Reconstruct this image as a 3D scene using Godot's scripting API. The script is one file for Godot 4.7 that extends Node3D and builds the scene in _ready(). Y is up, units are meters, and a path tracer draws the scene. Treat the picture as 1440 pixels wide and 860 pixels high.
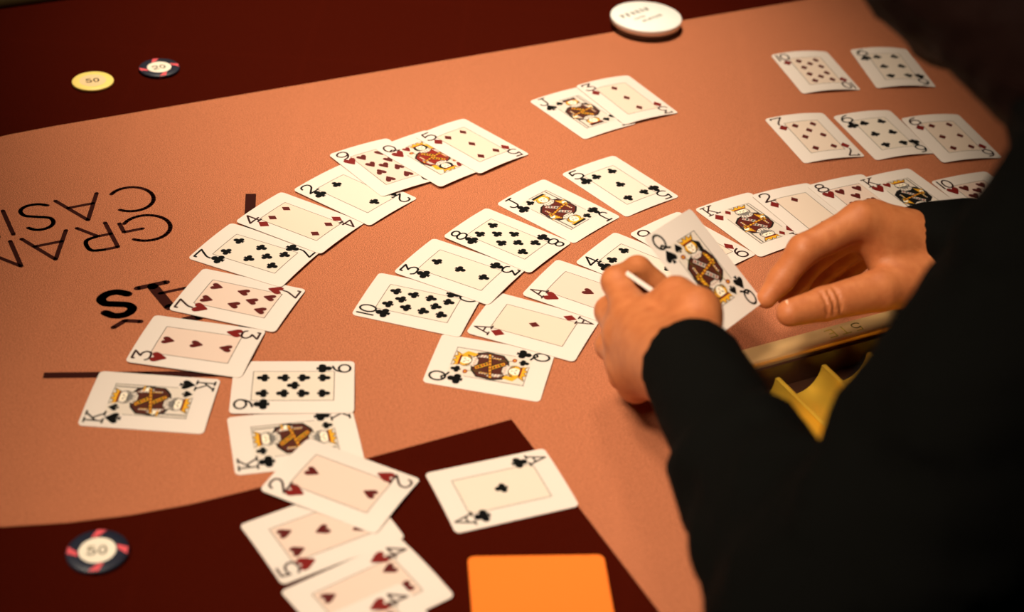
extends Node3D

# World: metres, y up, floor at y = 0, table top at y = TOP.
# EN() turns table coordinates (along the table, height above the top, towards the dealer; millimetres) into the world.
const TOP := 0.76
const TURN := -0.49972          # the table's long axis seen from above
var axis_e := Vector3(0.8777, 0, -0.4792)
var axis_n := Vector3(0.4792, 0, 0.8777)
var used := {}
var M := {}

func EN(e: float, y: float, n: float) -> Vector3:
	var p := axis_e * e + axis_n * n
	return Vector3(p.x, y + TOP * 1000.0, p.z) / 1000.0

func numbered(n: String) -> String:
	if not used.has(n):
		used[n] = 0
		return n
	used[n] += 1
	return "%s_%03d" % [n, used[n]]

func thing(called: String, label: String, category: String, group := "") -> Node3D:
	var o := Node3D.new()
	o.name = numbered(called)
	add_child(o)
	tag(o, label, category, group)
	return o

func tag(o: Node, label: String, category: String, group := "") -> void:
	o.set_meta("label", label)
	o.set_meta("category", category)
	if group != "":
		o.set_meta("group", group)

func put(parent: Node, called: String, mesh: Mesh, mat: Material, label := "") -> MeshInstance3D:
	var o := MeshInstance3D.new()
	o.name = called if parent != self else numbered(called)
	o.mesh = mesh
	o.material_override = mat
	parent.add_child(o, true)
	if label != "":
		o.set_meta("label", label)
	return o

func structure(called: String, size: Vector3, at: Vector3, mat: Material, label: String, category: String) -> void:
	var b := BoxMesh.new()
	b.size = size
	var o := put(self, called, b, mat)
	o.position = at
	o.set_meta("kind", "structure")
	tag(o, label, category)

func mat(color: Color, rough := 0.6, metal := 0.0, spec := 0.5) -> StandardMaterial3D:
	var m := StandardMaterial3D.new()
	m.albedo_color = color
	m.roughness = rough
	m.metallic = metal
	m.metallic_specular = spec
	m.cull_mode = BaseMaterial3D.CULL_DISABLED
	return m

func grain(freq: float, seed_: int, low: Color, high: Color, size := 512, octaves := 2) -> NoiseTexture2D:
	var n := FastNoiseLite.new()
	n.seed = seed_
	n.frequency = freq
	n.noise_type = FastNoiseLite.TYPE_SIMPLEX
	n.fractal_octaves = octaves
	var t := NoiseTexture2D.new()
	t.width = size
	t.height = size
	t.seamless = true
	t.noise = n
	var g := Gradient.new()
	g.set_color(0, low)
	g.set_color(1, high)
	t.color_ramp = g
	return t

func bumps(freq: float, seed_: int, strength: float, size := 512) -> NoiseTexture2D:
	var n := FastNoiseLite.new()
	n.seed = seed_
	n.frequency = freq
	n.fractal_octaves = 2
	var t := NoiseTexture2D.new()
	t.width = size
	t.height = size
	t.seamless = true
	t.noise = n
	t.as_normal_map = true
	t.bump_strength = strength
	return t

func felt(color: Color, low: Color, seed_: int, scale_: float) -> StandardMaterial3D:
	var m := mat(color, 0.85, 0.0, 0.25)
	m.albedo_texture = grain(0.29, seed_, low, Color(1, 1, 1), 512, 2)
	m.normal_enabled = true
	m.normal_texture = bumps(0.3, seed_ + 7, 6.0)
	m.normal_scale = 0.5
	m.uv1_triplanar = true
	m.uv1_world_triplanar = true
	m.uv1_scale = Vector3.ONE * scale_
	return m

func make_materials() -> void:
	M.felt = felt(Color(0.985, 0.61, 0.435), Color(0.40, 0.37, 0.35), 3, 7.0)
	M.maroon = felt(Color(0.265, 0.055, 0.016), Color(0.8, 0.78, 0.76), 5, 6.5)
	M.maroon.metallic_specular = 0.08
	M.print = mat(Color(0.19, 0.065, 0.045), 0.85, 0.0, 0.2)
	M.rail = mat(Color(0.30, 0.235, 0.11), 0.5)
	M.wood = mat(Color(0.10, 0.05, 0.03), 0.4)
	M.stock = mat(Color(0.845, 0.785, 0.745), 0.55, 0.0, 0.2)
	M.black_ink = mat(Color(0.04, 0.037, 0.034), 0.5, 0.0, 0.25)
	M.red_ink = mat(Color(0.45, 0.07, 0.045), 0.45)
	M.dark_red_ink = mat(Color(0.33, 0.055, 0.035), 0.45)
	M.red_index = mat(Color(0.18, 0.055, 0.045), 0.45)
	M.line_ink = mat(Color(0.2, 0.18, 0.14), 0.45)
	M.clubs = mat(Color(0.835, 0.77, 0.71), 0.55, 0.0, 0.2)
	M.spades = mat(Color(0.835, 0.765, 0.705), 0.55, 0.0, 0.2)
	M.hearts = mat(Color(0.84, 0.735, 0.675), 0.55, 0.0, 0.2)
	M.diamonds = mat(Color(0.84, 0.75, 0.68), 0.55, 0.0, 0.2)
	M.orange = mat(Color(0.95, 0.465, 0.14), 0.4)
	M.brass = mat(Color(0.95, 0.76, 0.26), 0.25, 0.65)
	M.brass_flat = mat(Color(0.93, 0.74, 0.50), 0.42, 0.6)
	M.shirt = mat(Color(0.045, 0.043, 0.037), 0.9, 0.0, 0.12)
	M.shirt.normal_enabled = true
	M.shirt.normal_texture = bumps(0.02, 21, 5.0, 256)
	M.shirt.normal_scale = 0.5
	M.shirt.uv1_triplanar = true
	M.shirt.uv1_world_triplanar = true
	M.shirt.uv1_scale = Vector3.ONE * 3.0
	M.trousers = mat(Color(0.10, 0.095, 0.09), 0.9)
	M.shoe = mat(Color(0.05, 0.045, 0.045), 0.3)
	M.skin = mat(Color(0.75, 0.452, 0.27), 0.5, 0.0, 0.4)
	M.skin.albedo_texture = grain(0.02, 31, Color(0.9, 0.84, 0.80), Color(1, 1, 1), 256, 4)
	M.skin.normal_enabled = true
	M.skin.normal_texture = bumps(0.12, 33, 3.0, 512)
	M.skin.normal_scale = 0.35
	M.skin.uv1_triplanar = true
	M.skin.uv1_world_triplanar = true
	M.skin.uv1_scale = Vector3.ONE * 14.0
	M.skin.subsurf_scatter_strength = 0.15
	M.nail = mat(Color(0.90, 0.68, 0.56), 0.25)
	M.hair = mat(Color(0.10, 0.035, 0.022), 0.8, 0.0, 0.2)
	M.eye = mat(Color(0.85, 0.83, 0.8), 0.2)
	M.lip = mat(Color(0.6, 0.32, 0.26), 0.5)
	M.chip_navy = mat(Color(0.12, 0.13, 0.19), 0.45)
	M.chip_pink = mat(Color(0.86, 0.33, 0.36), 0.45)
	M.chip_cream = mat(Color(0.96, 0.90, 0.82), 0.45)
	M.chip_yellow = mat(Color(1.0, 0.88, 0.48), 0.45)
	M.chip_inlay = mat(Color(0.97, 0.83, 0.62), 0.45)
	M.faint = mat(Color(0.66, 0.60, 0.47), 0.6)
	M.faint_dark = mat(Color(0.42, 0.36, 0.27), 0.6)
	M.white_plastic = mat(Color(0.95, 0.93, 0.90), 0.35)
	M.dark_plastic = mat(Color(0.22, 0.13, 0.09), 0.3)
	M.carpet = felt(Color(0.16, 0.12, 0.09), Color(0.5, 0.45, 0.4), 41, 2.0)
	M.wall = mat(Color(0.22, 0.15, 0.11), 0.9)
	M.ceiling = mat(Color(0.20, 0.17, 0.15), 0.9)
	M.lamp = mat(Color(0.08, 0.07, 0.06), 0.4, 0.6)
	M.glow = mat(Color(1, 0.9, 0.75), 0.5)
	M.glow.emission_enabled = true
	M.glow.emission = Color(1.0, 0.80, 0.55)
	M.glow.emission_energy_multiplier = 1.5

# ------------------------------------------------------------------ flat print, in millimetres, laid on an arched sheet

func arched(u: float, v: float, arch: float, up: float) -> Vector3:
	return Vector3(u, arch * (1.0 - pow(u / 31.5, 2.0)) + up, v) / 1000.0

func tri(st: SurfaceTool, a: Vector2, b: Vector2, c: Vector2, arch: float, up: float) -> void:
	var turn := (b - a).cross(c - a)
	for q in ([a, b, c] if turn > 0 else [a, c, b]):
		st.set_normal(Vector3.UP)
		st.add_vertex(arched(q.x, q.y, arch, up))

func fan(st: SurfaceTool, pts: PackedVector2Array, arch: float, up: float) -> void:
	var c := Vector2.ZERO
	for p in pts:
		c += p / pts.size()
	for i in pts.size():
		var a := pts[i]
		var b := pts[(i + 1) % pts.size()]
		tri(st, c, a, b, arch, up)

func quad(st: SurfaceTool, a: Vector2, b: Vector2, c: Vector2, d: Vector2, arch: float, up: float) -> void:
	tri(st, a, b, c, arch, up)
	tri(st, a, c, d, arch, up)

func stroke(st: SurfaceTool, pts: PackedVector2Array, width: float, arch: float, up: float, round_ends := true) -> void:
	for i in pts.size() - 1:
		var a := pts[i]
		var b := pts[i + 1]
		var s := (b - a).normalized().orthogonal() * width * 0.5
		quad(st, a + s, b + s, b - s, a - s, arch, up)
	for i in pts.size():
		if round_ends or (i > 0 and i < pts.size() - 1):
			var ring := PackedVector2Array()
			for k in 8:
				ring.append(pts[i] + Vector2.from_angle(TAU * k / 8.0) * width * 0.5)
			fan(st, ring, arch, up)

func mesh_of(st: SurfaceTool) -> ArrayMesh:
	return st.commit()

func begin() -> SurfaceTool:
	var st := SurfaceTool.new()
	st.begin(Mesh.PRIMITIVE_TRIANGLES)
	return st

func oval(c: Vector2, r: Vector2, from := 0.0, to := TAU, n := 20) -> PackedVector2Array:
	var p := PackedVector2Array()
	for i in n + 1:
		var a := lerpf(from, to, float(i) / n)
		p.append(c + Vector2(cos(a) * r.x, sin(a) * r.y))
	return p

func line(a: Array) -> PackedVector2Array:
	var p := PackedVector2Array()
	for i in range(0, a.size(), 2):
		p.append(Vector2(a[i], a[i + 1]))
	return p

func smooth(a: Array, n := 5) -> PackedVector2Array:
	var src := line(a)
	var p := PackedVector2Array()
	for i in src.size() - 1:
		var p0 := src[maxi(i - 1, 0)]
		var p3 := src[mini(i + 2, src.size() - 1)]
		for k in n:
			p.append(src[i].cubic_interpolate(src[i + 1], p0, p3, float(k) / n))
	p.append(src[src.size() - 1])
	return p

# strokes of a character in a unit box, x to the right and y down
func glyph(c: String) -> Array:
	match c:
		"0": return [oval(Vector2(0.5, 0.5), Vector2(0.42, 0.5))]
		"2": return [smooth([0.06, 0.27, 0.16, 0.07, 0.47, -0.01, 0.8, 0.06, 0.92, 0.28, 0.78, 0.52, 0.42, 0.76, 0.05, 1.0]), line([0.05, 1.0, 1.0, 1.0])]
		"3": return [line([0.08, 0.14, 0.08, 0.0, 0.9, 0.0, 0.42, 0.42]), smooth([0.42, 0.42, 0.72, 0.46, 0.95, 0.68, 0.84, 0.93, 0.5, 1.0, 0.18, 0.96, 0.03, 0.8])]
		"4": return [line([0.74, 1.0, 0.74, 0.0, 0.0, 0.72, 1.0, 0.72]), line([0.54, 1.0, 0.95, 1.0])]
		"5": return [line([0.86, 0.0, 0.2, 0.0, 0.12, 0.44]), smooth([0.12, 0.44, 0.4, 0.35, 0.74, 0.4, 0.96, 0.64, 0.86, 0.9, 0.52, 1.0, 0.22, 0.97, 0.03, 0.84])]
		"6": return [oval(Vector2(0.5, 0.67), Vector2(0.46, 0.33)), smooth([0.04, 0.66, 0.12, 0.38, 0.36, 0.12, 0.76, 0.0])]
		"7": return [line([0.02, 0.16, 0.02, 0.0, 1.0, 0.0]), smooth([1.0, 0.0, 0.66, 0.4, 0.42, 0.72, 0.36, 1.0])]
		"8": return [oval(Vector2(0.5, 0.24), Vector2(0.36, 0.24)), oval(Vector2(0.5, 0.73), Vector2(0.47, 0.27))]
		"9": return [oval(Vector2(0.5, 0.33), Vector2(0.46, 0.33)), smooth([0.96, 0.34, 0.88, 0.62, 0.64, 0.88, 0.24, 1.0])]
		"10": return [line([0.0, 0.0, 0.0, 1.0]), oval(Vector2(0.66, 0.5), Vector2(0.38, 0.5))]
		"A": return [line([0.1, 1.0, 0.5, 0.0, 0.9, 1.0]), line([0.26, 0.64, 0.74, 0.64]), line([-0.05, 1.0, 0.28, 1.0]), line([0.7, 1.0, 1.05, 1.0])]
		"K": return [line([0.15, 0.0, 0.15, 1.0]), line([0.86, 0.0, 0.15, 0.62]), line([0.4, 0.4, 0.9, 1.0]), line([-0.05, 0.0, 0.36, 0.0]), line([-0.05, 1.0, 0.36, 1.0]), line([0.66, 0.0, 1.03, 0.0]), line([0.7, 1.0, 1.08, 1.0])]
		"Q": return [oval(Vector2(0.5, 0.46), Vector2(0.46, 0.46)), smooth([0.28, 0.78, 0.5, 0.7, 0.7, 0.9, 1.02, 1.02])]
		"J": return [line([0.4, 0.0, 1.0, 0.0]), smooth([0.72, 0.0, 0.72, 0.7, 0.62, 0.94, 0.36, 1.0, 0.12, 0.9, 0.04, 0.7])]
	return []

func pip_shape(suit: String, size: float) -> Array:
	var out := []
	if suit == "diamonds":
		out.append(line([0, -0.5, 0.4, 0, 0, 0.5, -0.4, 0]))
	elif suit == "hearts":
		out.append(smooth([0, -0.28, 0.12, -0.46, 0.34, -0.5, 0.49, -0.34, 0.46, -0.1, 0.26, 0.2, 0, 0.52, -0.26, 0.2, -0.46, -0.1, -0.49, -0.34, -0.34, -0.5, -0.12, -0.46, 0, -0.28], 3))
	elif suit == "spades":
		out.append(smooth([0, -0.52, 0.24, -0.24, 0.46, 0.02, 0.48, 0.2, 0.36, 0.33, 0.18, 0.31, 0, 0.16, -0.18, 0.31, -0.36, 0.33, -0.48, 0.2, -0.46, 0.02, -0.24, -0.24, 0, -0.52], 3))
		out.append(line([-0.03, 0.1, 0.03, 0.1, 0.17, 0.5, -0.17, 0.5]))
	else:
		out.append(oval(Vector2(0, -0.26), Vector2(0.25, 0.25), 0, TAU, 14))
		out.append(oval(Vector2(-0.26, 0.12), Vector2(0.25, 0.25), 0, TAU, 14))
		out.append(oval(Vector2(0.26, 0.12), Vector2(0.25, 0.25), 0, TAU, 14))
		out.append(line([-0.12, -0.2, 0.12, -0.2, 0.12, 0.14, -0.12, 0.14]))
		out.append(line([-0.04, 0.0, 0.04, 0.0, 0.16, 0.5, -0.16, 0.5]))
	var scaled := []
	for poly in out:
		var q := PackedVector2Array()
		for p in poly:
			q.append(p * size)
		scaled.append(q)
	return scaled

func pip_mesh(suit: String, at: Vector2, size: float, flipped: bool, arch: float) -> ArrayMesh:
	var st := begin()
	for poly in pip_shape(suit, size):
		var q := PackedVector2Array()
		for p in poly:
			q.append(at + (-p if flipped else p))
		fan(st, q, arch, 0.36)
	return mesh_of(st)

func index_mesh(rank: String, flipped: bool, arch: float) -> ArrayMesh:
	var st := begin()
	for s in glyph(rank):
		var q := PackedVector2Array()
		for p in s:
			var at := Vector2(-27.0 + p.x * 10.8, -41.0 + p.y * 12.9)
			q.append(-at if flipped else at)
		stroke(st, q, 1.45 if rank in ['A', 'K'] else 1.75, arch, 0.36)
	return mesh_of(st)

func card_body(arch: float, w := 31.5, h := 44.0, r := 3.6, t := 0.3) -> ArrayMesh:
	var us := []
	for k in 6:
		us.append(-w + r * (1.0 - cos(PI / 2 * k / 5.0)))
	for k in 11:
		us.append(lerpf(-w + r, w - r, (k + 1) / 12.0))
	for k in 6:
		us.append(w - r * (1.0 - cos(PI / 2 * (5 - k) / 5.0)))
	var st := begin()
	var ends := []
	for u in us:
		var d: float = maxf(absf(u) - (w - r), 0.0)
		ends.append(h - r + sqrt(maxf(r * r - d * d, 0.0)))
	for i in us.size() - 1:
		var a: Array = []
		for side in [t, 0.0]:
			for j in [i, i + 1]:
				for s in [-1.0, 1.0]:
					a.append(arched(us[j], ends[j] * s, arch, side))
		# top
		st.set_smooth_group(1)
		for q in [0, 2, 3, 0, 3, 1]: st.add_vertex(a[q])
		st.set_smooth_group(2)
		for q in [4, 7, 6, 4, 5, 7]: st.add_vertex(a[q])
		st.set_smooth_group(3)
		for q in [0, 4, 6, 0, 6, 2]: st.add_vertex(a[q])
		for q in [1, 3, 7, 1, 7, 5]: st.add_vertex(a[q])
	st.set_smooth_group(3)
	for e in [0, us.size() - 1]:
		var q := [arched(us[e], -ends[e], arch, t), arched(us[e], ends[e], arch, t), arched(us[e], ends[e], arch, 0), arched(us[e], -ends[e], arch, 0)]
		for k in ([0, 1, 2, 0, 2, 3] if e == 0 else [0, 2, 1, 0, 3, 2]): st.add_vertex(q[k])
	st.generate_normals()
	return mesh_of(st)

func panel_mesh(arch: float, up: float, w: float, h: float, with_uv := false) -> ArrayMesh:
	var st := begin()
	for i in 10:
		var a := lerpf(-w, w, i / 10.0)
		var b := lerpf(-w, w, (i + 1) / 10.0)
		for q in [Vector2(a, -h), Vector2(b, -h), Vector2(b, h), Vector2(a, -h), Vector2(b, h), Vector2(a, h)]:
			st.set_normal(Vector3.UP)
			if with_uv:
				st.set_uv(Vector2((q.x + w) / (2 * w), (q.y + h) / (2 * h)))
			st.add_vertex(arched(q.x, q.y, arch, up))
	return mesh_of(st)

func frame_mesh(arch: float, w: float, h: float) -> ArrayMesh:
	var st := begin()
	var t := 0.5
	for s in [-1.0, 1.0]:
		stroke(st, PackedVector2Array([Vector2(s * w, -h), Vector2(s * w, h)]), t, arch, 0.35, false)
		var p := PackedVector2Array()
		for k in 9:
			p.append(Vector2(lerpf(-w, w, k / 8.0), s * h))
		for k in 8:
			stroke(st, PackedVector2Array([p[k], p[k + 1]]), t, arch, 0.35, false)
	return mesh_of(st)

func layout_of(rank: String) -> Array:
	var x := 9.4
	var y := 22.0
	match rank:
		"A": return [[0, 0]]
		"0": return [oval(Vector2(0.5, 0.5), Vector2(0.42, 0.5))]
		"2": return [[0, -y], [0, y]]
		"3": return [[0, -y], [0, 0], [0, y]]
		"4": return [[-x, -y], [x, -y], [-x, y], [x, y]]
		"5": return [[-x, -y], [x, -y], [0, 0], [-x, y], [x, y]]
		"6": return [[-x, -y], [x, -y], [-x, 0], [x, 0], [-x, y], [x, y]]
		"7": return [[-x, -y], [x, -y], [0, -y / 2], [-x, 0], [x, 0], [-x, y], [x, y]]
		"8": return [[-x, -y], [x, -y], [0, -y / 2], [-x, 0], [x, 0], [0, y / 2], [-x, y], [x, y]]
		"9": return [[-x, -y], [x, -y], [-x, -y / 3], [x, -y / 3], [0, 0], [-x, y / 3], [x, y / 3], [-x, y], [x, y]]
		"10": return [[-x, -y], [x, -y], [0, -y * 0.66], [-x, -y / 3], [x, -y / 3], [-x, y / 3], [x, y / 3], [0, y * 0.66], [-x, y], [x, y]]
	return []

const SHOWN := {"A": "ace", "2": "two", "3": "three", "4": "four", "5": "five", "6": "six", "7": "seven", "8": "eight", "9": "nine", "10": "ten", "J": "jack", "Q": "queen", "K": "king"}

func make_card(rank: String, suit: String, arch: float, turned: bool, label: String, group: String) -> Node3D:
	var o := thing("playing_card", "%s of %s %s" % [SHOWN[rank], suit, label], "playing card", group)
	var red := suit == "hearts" or suit == "diamonds"
	put(o, "card_stock", card_body(arch), M.stock)
	for f in [false, true]:
		put(o, "corner_index", index_mesh(rank, f, arch), M.red_index if red else M.black_ink)
		put(o, "suit_pip", pip_mesh(suit, Vector2(-21.6, -21.8) * (-1.0 if f else 1.0), 11.4, f, arch), M.red_ink if red else M.black_ink)
	if rank in ["J", "Q", "K"]:
		put(o, "court_picture", panel_mesh(arch, 0.33, 17.4, 29.0, true), court_material(rank, suit))
		for f in [false, true]:
			put(o, "suit_pip", pip_mesh(suit, Vector2(-10.2, -24.0) * (-1.0 if f else 1.0), 7.6, f, arch), M.red_ink if red else M.black_ink)
	else:
		put(o, "tinted_panel", panel_mesh(arch, 0.33, 17.6, 29.4), M[suit])
		put(o, "frame_line", frame_mesh(arch, 17.6, 29.4), M.line_ink)
		for p in layout_of(rank):
			var at := Vector2(p[0], p[1]) * (-1.0 if turned else 1.0)
			var f: bool = p[1] > 0.01 or (turned and p[1] > -0.01)
			if turned:
				f = p[1] < 0.01
			put(o, "suit_pip", pip_mesh(suit, at, 9.3, f, arch), M.dark_red_ink if red else M.black_ink)
	return o

func card(rank: String, suit: String, x: float, z: float, deg: float, y: float, tx: float, tz: float, arch: float, turned: bool, label: String) -> Node3D:
	var o := make_card(rank, suit, arch, turned, "playing card " + label, "playing cards laid out on the felt")
	var a := deg_to_rad(deg)
	var ex := Vector3(cos(a), tx, sin(a)).normalized()
	var ez := Vector3(-sin(a), tz, cos(a)).normalized()
	var ey := ez.cross(ex).normalized()
	o.transform = Transform3D(Basis(ex, ey, ex.cross(ey).normalized()), Vector3(x / 1000.0, TOP + (y + 0.1) / 1000.0, z / 1000.0))
	return o

# ------------------------------------------------------------------ the print of the court cards

var court_done := {}

func fill_poly(img: Image, pts: PackedVector2Array, color: Color) -> void:
	var lo := 1e9
	var hi := -1e9
	for p in pts:
		lo = minf(lo, p.y)
		hi = maxf(hi, p.y)
	for y in range(maxi(int(lo), 0), mini(int(hi) + 1, img.get_height())):
		var xs := []
		for i in pts.size():
			var a := pts[i]
			var b := pts[(i + 1) % pts.size()]
			if (a.y <= y + 0.5) != (b.y <= y + 0.5):
				xs.append(a.x + (y + 0.5 - a.y) / (b.y - a.y) * (b.x - a.x))
		xs.sort()
		for k in range(0, xs.size() - 1, 2):
			var x0 := int(round(xs[k]))
			var x1 := int(round(xs[k + 1]))
			if x1 > x0:
				img.fill_rect(Rect2i(x0, y, x1 - x0, 1), color)

func fill_stroke(img: Image, pts: PackedVector2Array, w: float, color: Color) -> void:
	for i in pts.size() - 1:
		var s := (pts[i + 1] - pts[i]).normalized().orthogonal() * w * 0.5
		fill_poly(img, PackedVector2Array([pts[i] + s, pts[i + 1] + s, pts[i + 1] - s, pts[i] - s]), color)

func scaled(p: PackedVector2Array) -> PackedVector2Array:
	var q := PackedVector2Array()
	for v in p:
		q.append(Vector2(v.x * 174.0, v.y * 290.0))
	return q

func court_material(rank: String, suit: String) -> StandardMaterial3D:
	var key := rank + suit
	if court_done.has(key):
		return court_done[key]
	var W := 174
	var H := 290
	var white := Color(0.835, 0.77, 0.715)
	var ink := Color(0.07, 0.055, 0.05)
	var gold := Color(0.86, 0.62, 0.14)
	var red := Color(0.52, 0.11, 0.07)
	var grey := Color(0.47, 0.44, 0.42)
	var main := red if suit in ["diamonds", "hearts"] and rank != "K" else Color(0.30, 0.13, 0.09)
	if key in ["Kdiamonds", "Jclubs"]: main = Color(0.34, 0.10, 0.07)
	if key in ["Khearts"]: main = ink
	var second := gold if key in ["Qclubs", "Jspades", "Qhearts", "Kclubs", "Kspades"] else white
	var img := Image.create(W, H, false, Image.FORMAT_RGB8)
	img.fill(white)
	var P := func(a: Array) -> PackedVector2Array: return scaled(line(a))
	# robe: shoulders down to the waist line at mid height
	fill_poly(img, P.call([0.03, 0.52, 0.05, 0.37, 0.24, 0.28, 0.46, 0.25, 0.74, 0.25, 0.90, 0.29, 0.97, 0.40, 0.97, 0.52]), ink)
	fill_poly(img, P.call([0.06, 0.52, 0.09, 0.38, 0.27, 0.30, 0.46, 0.27, 0.72, 0.27, 0.86, 0.31, 0.93, 0.41, 0.93, 0.52]), main)
	# bands and rows of beads across the robe
	fill_poly(img, P.call([0.30, 0.34, 0.40, 0.31, 0.72, 0.52, 0.56, 0.52]), second)
	fill_stroke(img, P.call([0.30, 0.34, 0.56, 0.52]), 3.0, ink)
	fill_stroke(img, P.call([0.40, 0.31, 0.72, 0.52]), 3.0, ink)
	for k in 6:
		var c := Vector2(lerpf(0.38, 0.62, k / 5.0), lerpf(0.345, 0.50, k / 5.0))
		fill_poly(img, scaled(oval(c, Vector2(0.035, 0.017), 0, TAU, 8)), red if k % 2 == 0 else ink)
	fill_poly(img, P.call([0.74, 0.30, 0.84, 0.34, 0.88, 0.52, 0.78, 0.52]), gold if second == white else white)
	for k in 5:
		fill_stroke(img, P.call([0.75, 0.325 + k * 0.04, 0.87, 0.345 + k * 0.04]), 2.5, ink if k % 2 == 0 else red)
	for k in 7:
		fill_poly(img, scaled(oval(Vector2(0.20 + 0.02 * (k % 2), 0.40 + k * 0.018), Vector2(0.024, 0.010), 0, TAU, 7)), white if k % 2 == 0 else gold)
	# ermine / collar
	fill_poly(img, P.call([0.36, 0.29, 0.46, 0.235, 0.66, 0.235, 0.76, 0.285, 0.64, 0.335, 0.48, 0.335]), white)
	fill_stroke(img, P.call([0.36, 0.29, 0.48, 0.335, 0.64, 0.335, 0.76, 0.285]), 2.5, ink)
	for k in 4:
		fill_stroke(img, P.call([0.44 + k * 0.075, 0.28, 0.44 + k * 0.075, 0.315]), 2.5, red if key[0] == "Q" else ink)
	# hair, face
	fill_poly(img, scaled(oval(Vector2(0.56, 0.165), Vector2(0.20, 0.085), 0, TAU, 20)), gold if suit in ["clubs", "spades"] and rank != "K" else (white if rank == "K" else ink))
	fill_stroke(img, scaled(oval(Vector2(0.56, 0.165), Vector2(0.20, 0.085), 0, TAU, 20)), 2.5, ink)
	for k in 3:
		fill_stroke(img, scaled(oval(Vector2(0.40 + k * 0.01, 0.175 + k * 0.022), Vector2(0.05, 0.02), 0.5, 3.4, 6)), 2.0, ink)
		fill_stroke(img, scaled(oval(Vector2(0.72 - k * 0.01, 0.175 + k * 0.022), Vector2(0.05, 0.02), -0.3, 2.6, 6)), 2.0, ink)
	fill_poly(img, scaled(oval(Vector2(0.56, 0.17), Vector2(0.125, 0.078), 0, TAU, 18)), Color(0.955, 0.89, 0.79))
	fill_stroke(img, scaled(oval(Vector2(0.56, 0.17), Vector2(0.125, 0.078), 0.3, 2.9, 12)), 2.0, ink)
	for s in [-1.0, 1.0]:
		fill_stroke(img, P.call([0.56 + s * 0.03, 0.148, 0.56 + s * 0.085, 0.145]), 2.0, ink)
		fill_poly(img, scaled(oval(Vector2(0.56 + s * 0.055, 0.162), Vector2(0.018, 0.008), 0, TAU, 6)), ink)
	fill_stroke(img, P.call([0.565, 0.158, 0.55, 0.19, 0.575, 0.192]), 1.6, ink)
	fill_stroke(img, P.call([0.52, 0.21, 0.6, 0.21]), 2.2, red)
	if rank == "K":
		fill_poly(img, P.call([0.44, 0.20, 0.68, 0.20, 0.66, 0.26, 0.60, 0.285, 0.56, 0.265, 0.52, 0.285, 0.46, 0.26]), grey)
		fill_stroke(img, P.call([0.44, 0.20, 0.5, 0.215, 0.56, 0.205, 0.62, 0.215, 0.68, 0.20]), 2.5, ink)
	# crown or cap
	if rank == "J":
		fill_poly(img, P.call([0.34, 0.10, 0.36, 0.035, 0.78, 0.035, 0.80, 0.10]), ink)
		fill_poly(img, P.call([0.36, 0.10, 0.36, 0.075, 0.78, 0.075, 0.78, 0.10]), gold if suit == "clubs" else red)
		fill_poly(img, P.call([0.02, 0.0, 0.98, 0.0, 0.98, 0.012, 0.02, 0.012]), ink)
	else:
		fill_poly(img, P.call([0.38, 0.105, 0.30, 0.02, 0.44, 0.055, 0.50, 0.0, 0.57, 0.05, 0.64, 0.0, 0.70, 0.055, 0.84, 0.02, 0.74, 0.105]), gold)
		fill_stroke(img, P.call([0.38, 0.105, 0.30, 0.02, 0.44, 0.055, 0.50, 0.0, 0.57, 0.05, 0.64, 0.0, 0.70, 0.055, 0.84, 0.02, 0.74, 0.105, 0.38, 0.105]), 2.5, ink)
		fill_stroke(img, P.call([0.39, 0.09, 0.73, 0.09]), 5.0, red)
	# what the figure holds: sword, flower or halberd, and the long rule of the frame
	if rank == "Q":
		fill_stroke(img, P.call([0.20, 0.20, 0.26, 0.42]), 3.0, Color(0.35, 0.36, 0.14))
		fill_poly(img, scaled(oval(Vector2(0.17, 0.215), Vector2(0.07, 0.032), 0, TAU, 10)), red)
		fill_poly(img, scaled(oval(Vector2(0.17, 0.215), Vector2(0.03, 0.014), 0, TAU, 8)), gold)
		fill_poly(img, P.call([0.70, 0.08, 0.90, 0.16, 0.86, 0.30, 0.74, 0.27, 0.77, 0.18]), ink if suit == "spades" else gold)
	else:
		fill_stroke(img, P.call([0.90, 0.02, 0.90, 0.50]), 6.0, grey)
		fill_stroke(img, P.call([0.90, 0.02, 0.90, 0.50]), 2.0, ink)
		fill_stroke(img, P.call([0.80, 0.37, 1.0, 0.37]), 5.0, gold)
		fill_poly(img, scaled(oval(Vector2(0.87, 0.42), Vector2(0.07, 0.035), 0, TAU, 10)), Color(0.955, 0.89, 0.79))
	fill_stroke(img, P.call([0.005, 0.22, 0.005, 0.5]), 2.5, ink)
	fill_stroke(img, P.call([0.985, 0.0, 0.985, 0.5]), 3.0, ink)
	fill_stroke(img, P.call([0.16, 0.008, 0.985, 0.008]), 3.0, grey)
	# room for the suit sign in the corner
	fill_poly(img, P.call([0.0, 0.0, 0.30, 0.0, 0.35, 0.05, 0.35, 0.15, 0.28, 0.18, 0.0, 0.19]), white)
	# lower half: the same, turned
	var low := img.duplicate() as Image
	low.rotate_180()
	img.blit_rect(low, Rect2i(0, H / 2, W, H / 2), Vector2i(0, H / 2))
	# sash over the join
	fill_poly(img, P.call([0.10, 0.53, 0.90, 0.43, 0.90, 0.47, 0.10, 0.57]), second if second != white else gold)
	fill_stroke(img, P.call([0.10, 0.53, 0.90, 0.43]), 2.5, ink)
	fill_stroke(img, P.call([0.10, 0.57, 0.90, 0.47]), 2.5, ink)
	for k in 7:
		var c := Vector2(lerpf(0.18, 0.82, k / 6.0), lerpf(0.54, 0.46, k / 6.0))
		fill_poly(img, scaled(oval(c, Vector2(0.035, 0.014), 0, TAU, 8)), red)
	img.generate_mipmaps()
	var m := mat(Color.WHITE, 0.42)
	m.albedo_texture = ImageTexture.create_from_image(img)
	court_done[key] = m
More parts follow.
